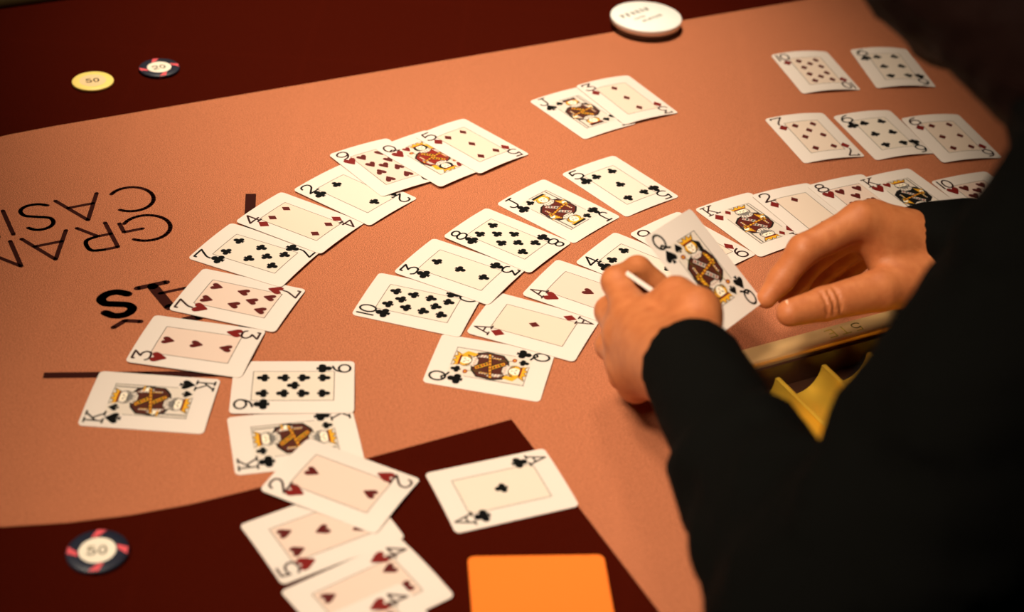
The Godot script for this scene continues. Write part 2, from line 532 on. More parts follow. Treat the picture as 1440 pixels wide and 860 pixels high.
	return m

# ------------------------------------------------------------------ smooth bodies: tapered capsules joined in a field, meshed as surface nets

class Body:
	var lo: Vector3
	var cell: float
	var nx: int
	var ny: int
	var nz: int
	var f: PackedFloat32Array

	func _init(a: Vector3, b: Vector3, c: float) -> void:
		lo = a
		cell = c
		nx = int((b.x - a.x) / c) + 1
		ny = int((b.y - a.y) / c) + 1
		nz = int((b.z - a.z) / c) + 1
		f = PackedFloat32Array()
		f.resize(nx * ny * nz)
		f.fill(1.0)

	func cap(a: Vector3, b: Vector3, ra: float, rb: float, k := 0.01, carve := false) -> void:
		var m := maxf(ra, rb) + k + cell * 2.5
		var i0 := Vector3i(((a.min(b) - Vector3.ONE * m - lo) / cell).floor()).clamp(Vector3i.ZERO, Vector3i(nx - 1, ny - 1, nz - 1))
		var i1 := Vector3i(((a.max(b) + Vector3.ONE * m - lo) / cell).ceil()).clamp(Vector3i.ZERO, Vector3i(nx - 1, ny - 1, nz - 1))
		var ab := b - a
		var l2 := maxf(ab.length_squared(), 1e-12)
		for z in range(i0.z, i1.z + 1):
			for y in range(i0.y, i1.y + 1):
				var at := (z * ny + y) * nx
				for x in range(i0.x, i1.x + 1):
					var p := lo + Vector3(x, y, z) * cell - a
					var t := clampf(p.dot(ab) / l2, 0.0, 1.0)
					var d := (p - ab * t).length() - lerpf(ra, rb, t)
					var o := f[at + x]
					if carve:
						d = -d
						var hh := maxf(k - absf(o - d), 0.0) / k
						f[at + x] = maxf(o, d) + hh * hh * k * 0.25
					else:
						var h := maxf(k - absf(o - d), 0.0) / k
						f[at + x] = minf(o, d) - h * h * k * 0.25

	# ellipsoid with its own axes
	func ell(c: Vector3, axes: Basis, r: Vector3, k := 0.01) -> void:
		var m := maxf(r.x, maxf(r.y, r.z)) + k + cell * 2.5
		var i0 := Vector3i(((c - Vector3.ONE * m - lo) / cell).floor()).clamp(Vector3i.ZERO, Vector3i(nx - 1, ny - 1, nz - 1))
		var i1 := Vector3i(((c + Vector3.ONE * m - lo) / cell).ceil()).clamp(Vector3i.ZERO, Vector3i(nx - 1, ny - 1, nz - 1))
		for z in range(i0.z, i1.z + 1):
			for y in range(i0.y, i1.y + 1):
				var at := (z * ny + y) * nx
				for x in range(i0.x, i1.x + 1):
					var p := lo + Vector3(x, y, z) * cell - c
					var q := Vector3(p.dot(axes.x), p.dot(axes.y), p.dot(axes.z))
					var k0 := (q / r).length()
					var k1 := (q / (r * r)).length()
					var d := k0 * (k0 - 1.0) / maxf(k1, 1e-6)
					var o := f[at + x]
					var h := maxf(k - absf(o - d), 0.0) / k
					f[at + x] = minf(o, d) - h * h * k * 0.25

	# keep only the side of a plane that its normal points away from
	func cut(at_: Vector3, normal: Vector3) -> void:
		for z in nz:
			for y in ny:
				var at := (z * ny + y) * nx
				for x in nx:
					var d := (lo + Vector3(x, y, z) * cell - at_).dot(normal)
					if d > f[at + x]:
						f[at + x] = d

	func folds(amount: float, freq: float, seed_: int, stretch := Vector3.ONE) -> void:
		var n := FastNoiseLite.new()
		n.seed = seed_
		n.frequency = freq
		n.fractal_octaves = 2
		for z in nz:
			for y in ny:
				var at := (z * ny + y) * nx
				for x in nx:
					if absf(f[at + x]) < 0.04:
						var p := (lo + Vector3(x, y, z) * cell) * stretch
						f[at + x] += amount * n.get_noise_3dv(p)

	func mesh(st: SurfaceTool, base: int) -> int:
		var number := PackedInt32Array()
		number.resize(nx * ny * nz)
		number.fill(-1)
		var step := PackedInt32Array([0, 1, nx, nx + 1, nx * ny, nx * ny + 1, nx * ny + nx, nx * ny + nx + 1])
		var count := 0
		for z in nz - 1:
			for y in ny - 1:
				var at := (z * ny + y) * nx
				for x in nx - 1:
					var i := at + x
					var v0 := f[i]
					if absf(v0) > cell * 3.0:
						continue
					var inside := 0
					for k in 8:
						if f[i + step[k]] < 0.0:
							inside += 1
					if inside == 0 or inside == 8:
						continue
					var sum := Vector3.ZERO
					var hits := 0
					for k in 8:
						for bit in [1, 2, 4]:
							if k & bit == 0:
								var a := f[i + step[k]]
								var b := f[i + step[k | bit]]
								if (a < 0.0) != (b < 0.0):
									var t := a / (a - b)
									var p := Vector3(k & 1, (k >> 1) & 1, (k >> 2) & 1)
									p[0 if bit == 1 else (1 if bit == 2 else 2)] += t
									sum += p
									hits += 1
					var g := Vector3(
						f[i + 1] + f[i + 1 + nx] + f[i + 1 + nx * ny] + f[i + step[7]] - f[i] - f[i + nx] - f[i + nx * ny] - f[i + nx * ny + nx],
						f[i + nx] + f[i + nx + 1] + f[i + nx + nx * ny] + f[i + step[7]] - f[i] - f[i + 1] - f[i + nx * ny] - f[i + nx * ny + 1],
						f[i + nx * ny] + f[i + nx * ny + 1] + f[i + nx * ny + nx] + f[i + step[7]] - f[i] - f[i + 1] - f[i + nx] - f[i + nx + 1])
					st.set_normal(g.normalized())
					st.add_vertex(lo + (Vector3(x, y, z) + sum / hits) * cell)
					number[i] = base + count
					count += 1
		for z in range(1, nz - 1):
			for y in range(1, ny - 1):
				var at := (z * ny + y) * nx
				for x in range(1, nx - 1):
					var i := at + x
					var a := f[i]
					if absf(a) > cell * 3.0:
						continue
					for k in 3:
						var d: int = [1, nx, nx * ny][k]
						var b := f[i + d]
						if (a < 0.0) == (b < 0.0):
							continue
						var s: int = [nx, nx * ny, 1][k]
						var t: int = [nx * ny, 1, nx][k]
						var q := [number[i - s - t], number[i - t], number[i], number[i - s]]
						if q.min() < 0:
							continue
						var order := [0, 2, 1, 0, 3, 2] if a < 0.0 else [0, 1, 2, 0, 2, 3]
						for o in order:
							st.add_index(q[o])
		return base + count

func finger(b: Body, pts: Array, radii: Array, k := 0.004) -> void:
	for i in pts.size() - 1:
		b.cap(pts[i], pts[i + 1], radii[i], radii[i + 1], k if i > 0 else 0.008)

func nail(parent: Node, at: Vector3, along: Vector3, outward: Vector3, w: float, l: float) -> void:
	var st := begin()
	var x := along.normalized()
	var y := (outward - x * outward.dot(x)).normalized()
	var z := x.cross(y)
	var n := 7
	for i in n:
		for j in n:
			for c in [[0, 0], [1, 0], [1, 1], [0, 0], [1, 1], [0, 1]]:
				var s := Vector2(float(i + c[0]) / n * 2.0 - 1.0, float(j + c[1]) / n * 2.0 - 1.0)
				var r := Vector2(s.x * sqrt(1.0 - s.y * s.y * 0.5), s.y * sqrt(1.0 - s.x * s.x * 0.5))
				st.add_vertex(at + x * r.x * l + z * r.y * w - y * (r.y * r.y * w * 0.45 + r.x * r.x * 0.0006))
	st.generate_normals()
	put(parent, "fingernail", st.commit(), M.nail)

func build_dealer() -> void:
	var o := thing("person", "person in a long black shirt dealing the cards, hand holding the queen of spades", "person")
	var st := begin()
	var base := 0
	# ---- hand that holds the deck (fine grid)
	var wl := EN(498, 112, -668)
	var el := EN(414, 152, -409)
	var b := Body.new(EN(500, 60, -720) - Vector3(0.10, 0.075, 0.12), EN(500, 60, -720) + Vector3(0.10, 0.13, 0.15), 0.0022)
	b.cap(wl.lerp(el, 0.35), wl, 0.029, 0.026, 0.01)
	b.cap(wl + Vector3(0, -0.012, 0), EN(505, 60, -735), 0.022, 0.014, 0.012)
	b.cap(wl, EN(506, 96, -756), 0.024, 0.0125, 0.014)
	b.cap(wl, EN(500, 80, -754), 0.024, 0.013, 0.014)
	b.cap(wl, EN(500, 62, -746), 0.024, 0.0125, 0.014)
	b.cap(EN(512, 95, -715), EN(504, 60, -735), 0.016, 0.014, 0.014)
	finger(b, [EN(506, 96, -756), EN(511, 101, -786), EN(532, 101, -794), EN(545, 91, -786)], [0.0125, 0.0108, 0.0095, 0.0082])
	finger(b, [EN(500, 80, -754), EN(510, 74, -789), EN(540, 76, -803), EN(566, 76, -792)], [0.0125, 0.0108, 0.0095, 0.008])
	finger(b, [EN(500, 62, -746), EN(507, 51, -780), EN(542, 56, -793), EN(574, 67, -781)], [0.012, 0.0102, 0.009, 0.008])
	finger(b, [EN(503, 46, -736), EN(509, 35, -763), EN(530, 27, -778), EN(547, 26, -772)], [0.0112, 0.009, 0.008, 0.007])
	finger(b, [EN(508, 114, -680), EN(524, 121, -708), EN(523, 120, -731), EN(513, 108, -741)], [0.019, 0.0165, 0.0125, 0.0095], 0.008)
	# the dark hollow between the curled finger and the thumb, where the packet sits
	b.cap(EN(523, 101, -775), EN(526, 99, -759), 0.0085, 0.0075, 0.003, true)
	base = b.mesh(st, base)
	# ---- hand that reaches for a card
	var wr := EN(786, 70, -765)
	var er := EN(930, 130, -560)
	b = Body.new(EN(715, 70, -785) - Vector3(0.115, 0.06, 0.10), EN(715, 70, -785) + Vector3(0.115, 0.08, 0.10), 0.0020)
	b.cap(wr.lerp(er, 0.3), wr, 0.03, 0.026, 0.01)
	b.cap(wr + Vector3(0, 0.006, 0), EN(717, 106, -783), 0.023, 0.0125, 0.014)
	b.cap(wr, EN(733, 100, -789), 0.023, 0.0125, 0.014)
	b.cap(wr, EN(751, 87, -794), 0.022, 0.012, 0.014)
	b.cap(wr, EN(766, 74, -796), 0.022, 0.0115, 0.014)
	b.cap(EN(732, 92, -780), EN(738, 68, -758), 0.015, 0.015, 0.014)
	b.cap(EN(748, 84, -782), EN(748, 66, -764), 0.015, 0.015, 0.014)
	finger(b, [EN(717, 106, -783), EN(668, 92, -782), EN(651, 71, -781), EN(638, 59, -778)], [0.0132, 0.0118, 0.0100, 0.0076])
	finger(b, [EN(733, 100, -789), EN(690, 76, -792), EN(672, 61, -788), EN(659, 54, -781)], [0.0128, 0.0112, 0.0098, 0.0078])
	finger(b, [EN(751, 87, -794), EN(713, 63, -798), EN(695, 54, -794), EN(681, 49, -788)], [0.0122, 0.0106, 0.0094, 0.0076])
	finger(b, [EN(766, 74, -796), EN(734, 53, -800), EN(719, 46, -796), EN(706, 43, -791)], [0.0112, 0.0092, 0.0082, 0.007])
	finger(b, [EN(766, 64, -750), EN(716, 67, -746), EN(668, 65, -749), EN(639, 64, -750)], [0.022, 0.0158, 0.0126, 0.0102], 0.003)
	# skin creases over the thumb's joint and the finger joints
	var camera_side := (Vector3(0, TOP + 0.718, 0) - EN(670, 65, -749)).normalized()
	var thumb_line := (EN(639, 64, -750) - EN(668, 65, -749)).normalized()
	camera_side = (camera_side - thumb_line * camera_side.dot(thumb_line)).normalized()
	for k in 3:
		var c := EN(674 - k * 5.5, 65.2 - k * 0.2, -748.9)
		var r := 0.0131 - k * 0.0004
		for i in 5:
			var p := c + camera_side.rotated(thumb_line, -0.75 + i * 0.3) * r
			var q := c + camera_side.rotated(thumb_line, -0.75 + (i + 1) * 0.3) * r
			b.cap(p, q, 0.0014, 0.0014, 0.0015, true)
	base = b.mesh(st, base)
	# ---- head and neck
	var hc := EN(622, 458, -664)
	var fwd := (-axis_n * 0.62 - Vector3(0, 0.76, 0) - axis_e * 0.12).normalized()
	var side := Vector3.UP.cross(fwd).normalized()
	var up := fwd.cross(side).normalized()
	var hb := Basis(side, up, fwd)
	b = Body.new(hc - Vector3(0.19, 0.19, 0.19), hc + Vector3(0.19, 0.17, 0.19), 0.0045)
	var H := func(s: float, u: float, f: float) -> Vector3: return hc + (side * s + up * u + fwd * f) / 1000.0
	b.ell(H.call(0, 22, -8), hb, Vector3(0.074, 0.092, 0.096), 0.01)
	b.ell(H.call(0, -40, 34), hb, Vector3(0.058, 0.07, 0.058), 0.03)
	b.ell(H.call(0, -92, 62), hb, Vector3(0.026, 0.02, 0.022), 0.025)
	b.cap(H.call(0, 10, 92), H.call(0, -28, 112), 0.009, 0.013, 0.012)
	b.cap(H.call(-14, -32, 98), H.call(14, -32, 98), 0.008, 0.008, 0.01)
	b.cap(H.call(-18, -60, 88), H.call(18, -60, 88), 0.009, 0.009, 0.01)
	b.cap(H.call(-52, 22, 70), H.call(52, 22, 70), 0.008, 0.008, 0.015)
	for s in [-1.0, 1.0]:
		b.cap(H.call(s * 32, 6, 92), H.call(s * 33, 6, 90), 0.014, 0.014, 0.012, true)
		b.ell(H.call(s * 76, -6, -6), hb, Vector3(0.01, 0.032, 0.02), 0.006)
	b.cap(H.call(0, -40, -30), EN(662, 372, -500), 0.056, 0.062, 0.03)
	base = b.mesh(st, base)
	# ---- the rest of the body, under the clothes
	b = Body.new(Vector3(0.02, 0.0, -1.13), Vector3(0.82, TOP + 0.5, -0.1), 0.014)
	var hip := EN(696, 110, -225)
	b.cap(hip, EN(712, 262, -420), 0.11, 0.10, 0.03)
	b.cap(EN(592, 314, -446), EN(830, 316, -486), 0.045, 0.045, 0.02)
	b.cap(EN(690, 300, -440), EN(662, 372, -500), 0.06, 0.05, 0.02)
	b.cap(EN(590, 314, -446), el, 0.044, 0.036, 0.01)
	b.cap(el, wl, 0.036, 0.025, 0.01)
	b.cap(EN(830, 318, -486), er, 0.044, 0.038, 0.01)
	b.cap(er, wr, 0.036, 0.025, 0.01)
	for s in [-1.0, 1.0]:
		b.cap(EN(690 + s * 75, 90, -215), EN(690 + s * 85, -330, -240), 0.085, 0.055, 0.03)
		b.cap(EN(690 + s * 85, -330, -240), EN(690 + s * 90, -690, -180), 0.055, 0.038, 0.02)
		b.cap(EN(690 + s * 90, -715, -190), EN(690 + s * 100, -730, -330), 0.038, 0.025, 0.02)
	base = b.mesh(st, base)
	put(o, "body", st.commit(), M.skin)
	# ---- clothes
	var cl := begin()
	b = Body.new(Vector3(0.0, TOP - 0.02, -1.13), Vector3(0.82, TOP + 0.5, -0.02), 0.0095)
	b.cap(EN(696, 60, -215), EN(700, 180, -290), 0.135, 0.14, 0.03)
	b.cap(EN(700, 180, -290), EN(712, 265, -420), 0.14, 0.125, 0.03)
	b.cap(EN(585, 318, -450), EN(830, 318, -488), 0.068, 0.07, 0.03)
	b.cap(EN(572, 323, -450), el, 0.066, 0.056, 0.012)
	b.cap(el, el.lerp(wl, 0.56), 0.055, 0.0415, 0.02)
	b.cap(EN(830, 320, -488), er, 0.068, 0.052, 0.03)
	b.cap(er, er.lerp(wr, 1.03), 0.054, 0.040, 0.03)
	b.cap(EN(690, 305, -455), EN(656, 372, -512), 0.085, 0.082, 0.03)
	b.cap(EN(656, 372, -512), EN(650, 385, -530), 0.080, 0.076, 0.02)
	b.folds(0.011, 11.0, 4, Vector3(1, 1.6, 1))
	b.cap(el.lerp(wl, 0.55), wl.lerp(el, 0.01), 0.0365, 0.0335, 0.003)
	b.mesh(cl, 0)
	put(o, "shirt", cl.commit(), M.shirt)
	cl = begin()
	b = Body.new(EN(690, -700, -215) - Vector3(0.3, 0.05, 0.3), EN(690, 200, -215) + Vector3(0.3, 0.05, 0.3), 0.015)
	for s in [-1.0, 1.0]:
		b.cap(EN(690 + s * 70, 70, -215), EN(690 + s * 85, -330, -240), 0.11, 0.085, 0.04)
		b.cap(EN(690 + s * 85, -330, -240), EN(690 + s * 90, -690, -185), 0.085, 0.07, 0.03)
	b.mesh(cl, 0)
	put(o, "trousers", cl.commit(), M.trousers)
	for s in [-1.0, 1.0]:
		cl = begin()
		var c := EN(690 + s * 95, -725, -250)
		b = Body.new(c - Vector3(0.2, 0.035, 0.2), c + Vector3(0.2, 0.1, 0.2), 0.01)
		b.cap(EN(690 + s * 90, -712, -190), EN(690 + s * 100, -722, -340), 0.046, 0.036, 0.02)
		b.mesh(cl, 0)
		put(o, "shoe", cl.commit(), M.shoe)
	# ---- hair, beard, eyes
	cl = begin()
	b = Body.new(hc - Vector3(0.19, 0.2, 0.19), hc + Vector3(0.22, 0.19, 0.25), 0.006)
	b.ell(H.call(0, 30, -16), hb, Vector3(0.083, 0.098, 0.102), 0.01)
	b.cap(H.call(0, -30, -70), H.call(0, -60, -50), 0.05, 0.045, 0.03)
	b.cap(H.call(-30, 60, 96), H.call(30, 60, 96), 0.05, 0.05, 0.02, true)
	b.cap(H.call(-30, 0, 128), H.call(30, 0, 128), 0.085, 0.085, 0.02, true)
	for s in [-1.0, 1.0]:
		b.cap(H.call(s * 72, 0, 10), H.call(s * 56, -62, 34), 0.012, 0.02, 0.015)
		b.cap(H.call(s * 56, -62, 34), H.call(s * 14, -98, 66), 0.02, 0.024, 0.015)
	b.cap(H.call(40, -66, 20), EN(626, 366, -506), 0.045, 0.06, 0.03)
	b.cap(H.call(64, -10, 20), H.call(58, -20, -20), 0.03, 0.03, 0.02)
	b.folds(0.003, 60.0, 9)
	b.mesh(cl, 0)
	put(o, "hair", cl.commit(), M.hair, "dark brown hair and beard")
	for s in [-1.0, 1.0]:
		var e := SphereMesh.new()
		e.radius = 0.011
		e.height = 0.022
		var eye := put(o, "eye", e, M.eye)
		eye.position = H.call(s * 32, 6, 80)
	nail(o, EN(643, 74.2, -750.5), EN(639, 64, -750) - EN(668, 65, -749), Vector3(-0.1, 0.99, 0.1), 0.0062, 0.0085)

func build_held_cards() -> void:
	var o := make_card("Q", "spades", 1.6, false, "playing card tilted up in the dealer's fingers above the felt", "")
	var ex := Vector3(37, -3, -51).normalized()
	var ez := Vector3(57, -49, 45).normalized()
	var ey := ez.cross(ex).normalized()
	ez = ex.cross(ey).normalized()
	o.transform = Transform3D(Basis(ex, ey, ez), Vector3(0.138, TOP + 0.083, -0.984))
	# the packet still in the hand, seen edge-on
	var a := EN(520, 104, -779)
	var c := EN(531, 99, -754)
	var along := (c - a).normalized()
	var away := ((a + c) * 0.5 - Vector3(0, TOP + 0.718, 0)).normalized()
	away = (away - along * away.dot(along)).normalized()
	var n := along.cross(away).normalized()
	var p := thing("card_packet", "thin packet of cards seen edge-on between finger and thumb", "cards")
	for i in 3:
		put(p, "playing_card", card_body(0.0, 12.0, 19.0, 3.0, 1.0), M.stock).position = Vector3(0, i * 0.00105, 0)
	p.transform = Transform3D(Basis(away, n, along), (a + c) * 0.5 + away * 0.002)

# ------------------------------------------------------------------ table

func stadium(e0: float, e1: float, n0: float, n1: float, rad_e: float, steps := 28) -> PackedVector2Array:
	# two straight sides with half ellipses at the ends, in table coordinates (mm)
	var p := PackedVector2Array()
	var c := (n0 + n1) / 2.0
	var h := (n1 - n0) / 2.0
	for i in steps + 1:
		var a := PI / 2 - PI * i / steps
		p.append(Vector2(e1 + cos(a) * rad_e, c + sin(a) * h))
	for i in steps + 1:
		var a := -PI / 2 - PI * i / steps
		p.append(Vector2(e0 + cos(a) * rad_e, c + sin(a) * h))
	return p

func slab(points: PackedVector2Array, low: float, high: float, holes: Array, m: Material) -> CSGPolygon3D:
	# a plate cut to an outline in table coordinates
	var root := CSGPolygon3D.new()
	var q := PackedVector2Array()
	for p in points:
		q.append(Vector2(p.x, -p.y) / 1000.0)
	root.polygon = q
	root.depth = (high - low) / 1000.0
	root.material = m
	for h in holes:
		var cutter := CSGBox3D.new()
		cutter.name = "tray_opening"
		cutter.operation = CSGShape3D.OPERATION_SUBTRACTION
		cutter.size = Vector3((h[1] - h[0]) / 1000.0, (h[3] - h[2]) / 1000.0, 1.0)
		cutter.position = Vector3((h[0] + h[1]) / 2000.0, -(h[2] + h[3]) / 2000.0, 0)
		cutter.material = m
		root.add_child(cutter)
	# polygon x -> e, polygon y -> -n, depth runs down from the top
	root.transform = Transform3D(Basis(axis_e, -axis_n, Vector3.UP), Vector3(0, TOP + high / 1000.0, 0))
	return root

func sweep(path: PackedVector2Array, profile: PackedVector2Array) -> ArrayMesh:
	# a profile carried along an open line in table coordinates, with closed ends
	var st := begin()
	var n := path.size()
	var m := profile.size()
	for i in n:
		var t := (path[mini(i + 1, n - 1)] - path[maxi(i - 1, 0)]).normalized()
		var out := Vector2(-t.y, t.x)
		for j in m:
			var q := path[i] + out * profile[j].x
			st.add_vertex(EN(q.x, profile[j].y, q.y))
	for i in n - 1:
		for j in m:
			var l := (j + 1) % m
			for v in [i * m + j, i * m + l, (i + 1) * m + l, i * m + j, (i + 1) * m + l, (i + 1) * m + j]:
				st.add_index(v)
	for j in range(1, m - 1):
		for v in [0, j + 1, j, (n - 1) * m, (n - 1) * m + j, (n - 1) * m + j + 1]:
			st.add_index(v)
	st.generate_normals()
	return st.commit()

func lay(st: SurfaceTool, pts: PackedVector2Array, width: float, caps := true) -> void:
	# a stroke of print on the felt, in table coordinates
	stroke(st, pts, width, 0.0, 0.0, caps)

func flat_node(parent: Node, called: String, st: SurfaceTool, m: Material, up: float) -> void:
	var o := put(parent, called, st.commit(), m)
	o.transform = Transform3D(Basis(axis_e, Vector3.UP, axis_n), Vector3(0, TOP + up / 1000.0, 0))

func felt_letter(parent: Node, strokes: Array, e0: float, n0: float, w: float, h: float, width: float) -> void:
	# letters stand on their heads for us: x runs against e, and their feet are on the far side
	var st := begin()
	for s in strokes:
		var q := PackedVector2Array()
		for p in s:
			q.append(Vector2(e0 - p.x * w, n0 + (1.0 - p.y) * h))
		lay(st, q, width)
	flat_node(parent, "printed_letter", st, M.print, 0.12)

func build_table() -> void:
	var o := thing("poker_table", "long oval poker table with tan felt and a dark maroon border", "table")
	var hole := [589.8, 915.2, -793.2, -621.8]
	var top := slab(stadium(0, 1396, -1600, -500, 518), -30, -0.35, [hole], M.maroon)
	top.name = "border_felt"
	o.add_child(top, true)
	var outline := stadium(240, 1156, -1330, -788, 355)
	# the band of tan felt opens towards the dealer between two straight edges
	var tan := PackedVector2Array()
	for i in outline.size():
		tan.append(outline[i])
	tan.append(Vector2(436, -788))
	tan.append(Vector2(436, -545))
	tan.append(Vector2(960, -545))
	tan.append(Vector2(960, -788))
	var sheet := slab(tan, -1.2, 0.0, [hole], M.felt)
	sheet.name = "tan_felt"
	o.add_child(sheet, true)
	var prof := PackedVector2Array()
	for k in 20:
		var a := TAU * k / 20.0
		prof.append(Vector2(cos(a) * 58.0, 2.0 + sin(a) * 30.0))
	var line_of_rail := PackedVector2Array([Vector2(1030, -485)])
	line_of_rail.append_array(stadium(0, 1396, -1655, -485, 575, 40))
	line_of_rail.append(Vector2(300, -485))
	put(o, "padded_rail", sweep(line_of_rail, prof), M.rail)
	var under := slab(stadium(60, 1336, -1600, -540, 470), -120, -31, [[590.0, 915.0, -790.0, -620.0]], M.wood)
	under.name = "apron"
	o.add_child(under, true)
	for e in [100.0, 1296.0]:
		var c := CylinderMesh.new()
		c.top_radius = 0.16
		c.bottom_radius = 0.2
		c.height = TOP - 0.12 - 0.04
		var leg := put(o, "pedestal", c, M.wood)
		leg.position = EN(e, -120, -1070) - Vector3(0, c.height / 2.0, 0)
		var f := CylinderMesh.new()
		f.top_radius = 0.3
		f.bottom_radius = 0.34
		f.height = 0.04
		var foot := put(o, "foot", f, M.wood)
		foot.position = Vector3(leg.position.x, 0.02, leg.position.z)
	# lettering: GRAND / CASINO / AŠ, thin sans capitals above heavy slab ones
	var G := [oval_arc(-0.75, -5.6), line([0.98, 0.86, 0.98, 0.5, 0.58, 0.5])]
	var R := [line([0.08, 1.0, 0.08, 0.0, 0.5, 0.0]), smooth([0.5, 0.0, 0.84, 0.06, 0.92, 0.27, 0.84, 0.47, 0.5, 0.54]), line([0.08, 0.54, 0.5, 0.54]), line([0.48, 0.54, 0.95, 1.0])]
	var A := [line([0.0, 1.0, 0.5, 0.0, 1.0, 1.0]), line([0.2, 0.62, 0.8, 0.62])]
	var N := [line([0.05, 1.0, 0.05, 0.0, 0.95, 1.0, 0.95, 0.0])]
	var D := [line([0.08, 0.0, 0.08, 1.0, 0.4, 1.0]), line([0.08, 0.0, 0.4, 0.0]), smooth([0.4, 0.0, 0.8, 0.12, 0.95, 0.5, 0.8, 0.88, 0.4, 1.0])]
	var C := [oval_arc(-0.75, -5.53)]
	var S := [smooth([0.9, 0.14, 0.68, 0.0, 0.36, 0.0, 0.14, 0.14, 0.16, 0.36, 0.5, 0.5, 0.84, 0.64, 0.9, 0.86, 0.68, 1.0, 0.34, 1.0, 0.06, 0.88])]
	var I := [line([0.5, 0.0, 0.5, 1.0])]
	var O := [oval(Vector2(0.5, 0.5), Vector2(0.5, 0.5))]
	var x := 288.0
	for l in [[G, 39.0], [R, 27.0], [A, 36.0], [N, 31.0], [D, 33.0]]:
		felt_letter(o, l[0], x, -1151, l[1], 40, 3.7)
		x -= l[1] + 7.5
	x = 288.0
	for l in [[C, 37.0], [A, 35.0], [S, 27.0], [I, 9.0], [N, 31.0], [O, 39.0]]:
		felt_letter(o, l[0], x, -1200, l[1], 40, 3.7)
		x -= l[1] + 6.0
	felt_letter(o, [line([0.48, 0.95, 1.04, 0.95])], 281, -1049, 42, 36, 5.6)
	felt_letter(o, [line([0.66, 0.0, 0.76, 0.9])], 281, -1049, 42, 36, 9.0)
	felt_letter(o, [line([0.22, 0.58, 0.7, 0.58])], 281, -1049, 42, 36, 3.6)
	felt_letter(o, [line([0.1, 0.5, 0.9, 0.5])], 272, -998, 16, 12, 8.0)
	felt_letter(o, [smooth([0.92, 0.26, 0.7, 0.06, 0.36, 0.04, 0.14, 0.2, 0.22, 0.38, 0.5, 0.5, 0.8, 0.62, 0.86, 0.82, 0.64, 0.97, 0.32, 0.97, 0.06, 0.8])], 230, -1049, 26, 34, 7.6)
	felt_letter(o, [line([0.1, -0.36, 0.5, -0.2, 0.9, -0.36])], 230, -1049, 26, 34, 4.6)
	var st := begin()
	lay(st, PackedVector2Array([Vector2(366, -1152), Vector2(278, -914)]), 9.0, false)
	flat_node(o, "printed_line", st, M.print, 0.1)
	st = begin()
	lay(st, PackedVector2Array([Vector2(145, -963.5), Vector2(213, -937), Vector2(300, -902)]), 7.0, false)
	flat_node(o, "printed_line", st, M.print, 0.1)

func oval_arc(from: float, to: float) -> PackedVector2Array:
	return oval(Vector2(0.5, 0.5), Vector2(0.5, 0.5), from, to, 24)

func box_en(e0: float, e1: float, y0: float, y1: float, n0: float, n1: float) -> ArrayMesh:
	# a bevelled bar laid along the table's axes
	var st := begin()
	var b := 1.2
	st.set_smooth_group(-1)
	var ring := func(y: float, inset: float) -> Array:
		return [EN(e0 + inset, y, n0 + inset), EN(e1 - inset, y, n0 + inset), EN(e1 - inset, y, n1 - inset), EN(e0 + inset, y, n1 - inset)]
	var loops := [ring.call(y0, 0.0), ring.call(y1 - b, 0.0), ring.call(y1, b)]
	for l in 2:
		for k in 4:
			var m := (k + 1) % 4
			for v in [loops[l][k], loops[l + 1][m], loops[l + 1][k], loops[l][k], loops[l][m], loops[l + 1][m]]:
				st.add_vertex(v)
	for v in [0, 1, 2, 0, 2, 3]:
		st.add_vertex(loops[2][v])
	for v in [0, 2, 1, 0, 3, 2]:
		st.add_vertex(loops[0][v])
	st.generate_normals()
	return st.commit()

func build_tray() -> void:
	var o := thing("chip_tray", "empty brass chip tray let into the felt in front of the dealer", "tray")
	put(o, "rim", box_en(590, 915, -29, 3.5, -793, -774), M.brass_flat, "flat brass rim with stamped letters")
	for q in [[590, 601, -774, -636], [904, 915, -774, -636]]:
		put(o, "rim", box_en(q[0], q[1], -29, 1.5, q[2], q[3]), M.brass_flat)
	put(o, "rim", box_en(590, 915, -29, 1.5, -636, -622), M.brass_flat)
	# the channels: troughs for columns of chips, parted by ridges
	for k in 7:
		var e0 := 603.0 + k * 42.6
		var st := begin()
		var pts := []
		for i in 15:
			var a := PI * i / 14.0
			pts.append(Vector2(e0 + 21.0 - cos(a) * 19.5, -3.0 - sin(a) * 21.0))
		for i in 14:
			var a: Vector2 = pts[i]
			var c: Vector2 = pts[i + 1]
			var v := [EN(a.x, a.y, -758), EN(c.x, c.y, -758), EN(c.x, c.y, -638), EN(a.x, a.y, -638)]
			for q in [0, 1, 2, 0, 2, 3]:
				st.add_vertex(v[q])
		st.generate_normals()
		put(o, "channel", st.commit(), M.brass)
		put(o, "ridge", box_en(e0 + 40.4, e0 + 44.2, -20, -1.0, -758, -638) if k < 6 else box_en(e0 + 40.4, 903.5, -20, -1.0, -758, -638), M.brass)
	put(o, "wall_shade_strip", box_en(602, 903, -24, -1.5, -773.5, -771), M.dark_plastic)  # dark strip painting in the shade on the front wall below the rim
	put(o, "tray_floor", box_en(602, 903, -29.5, -24.5, -773, -637), M.dark_plastic)
	# stamped letters on the rim
	var x := 741.0
	for l in [glyph("5"), [line([0.5, 0, 0.5, 1.0]), line([0.0, 0.0, 1.0, 0.0])], [line([0.9, 0.0, 0.1, 0.0, 0.1, 1.0, 0.9, 1.0]), line([0.1, 0.5, 0.7, 0.5])]]:
		var st := begin()
		for s in l:
			var q := PackedVector2Array()
			for p in s:
				q.append(Vector2(x - p.x * 8.0, -788.0 + (1.0 - p.y) * 9.0))
			lay(st, q, 1.1)
		flat_node(o, "stamped_letter", st, M.brass, 3.62)
		x -= 12.5

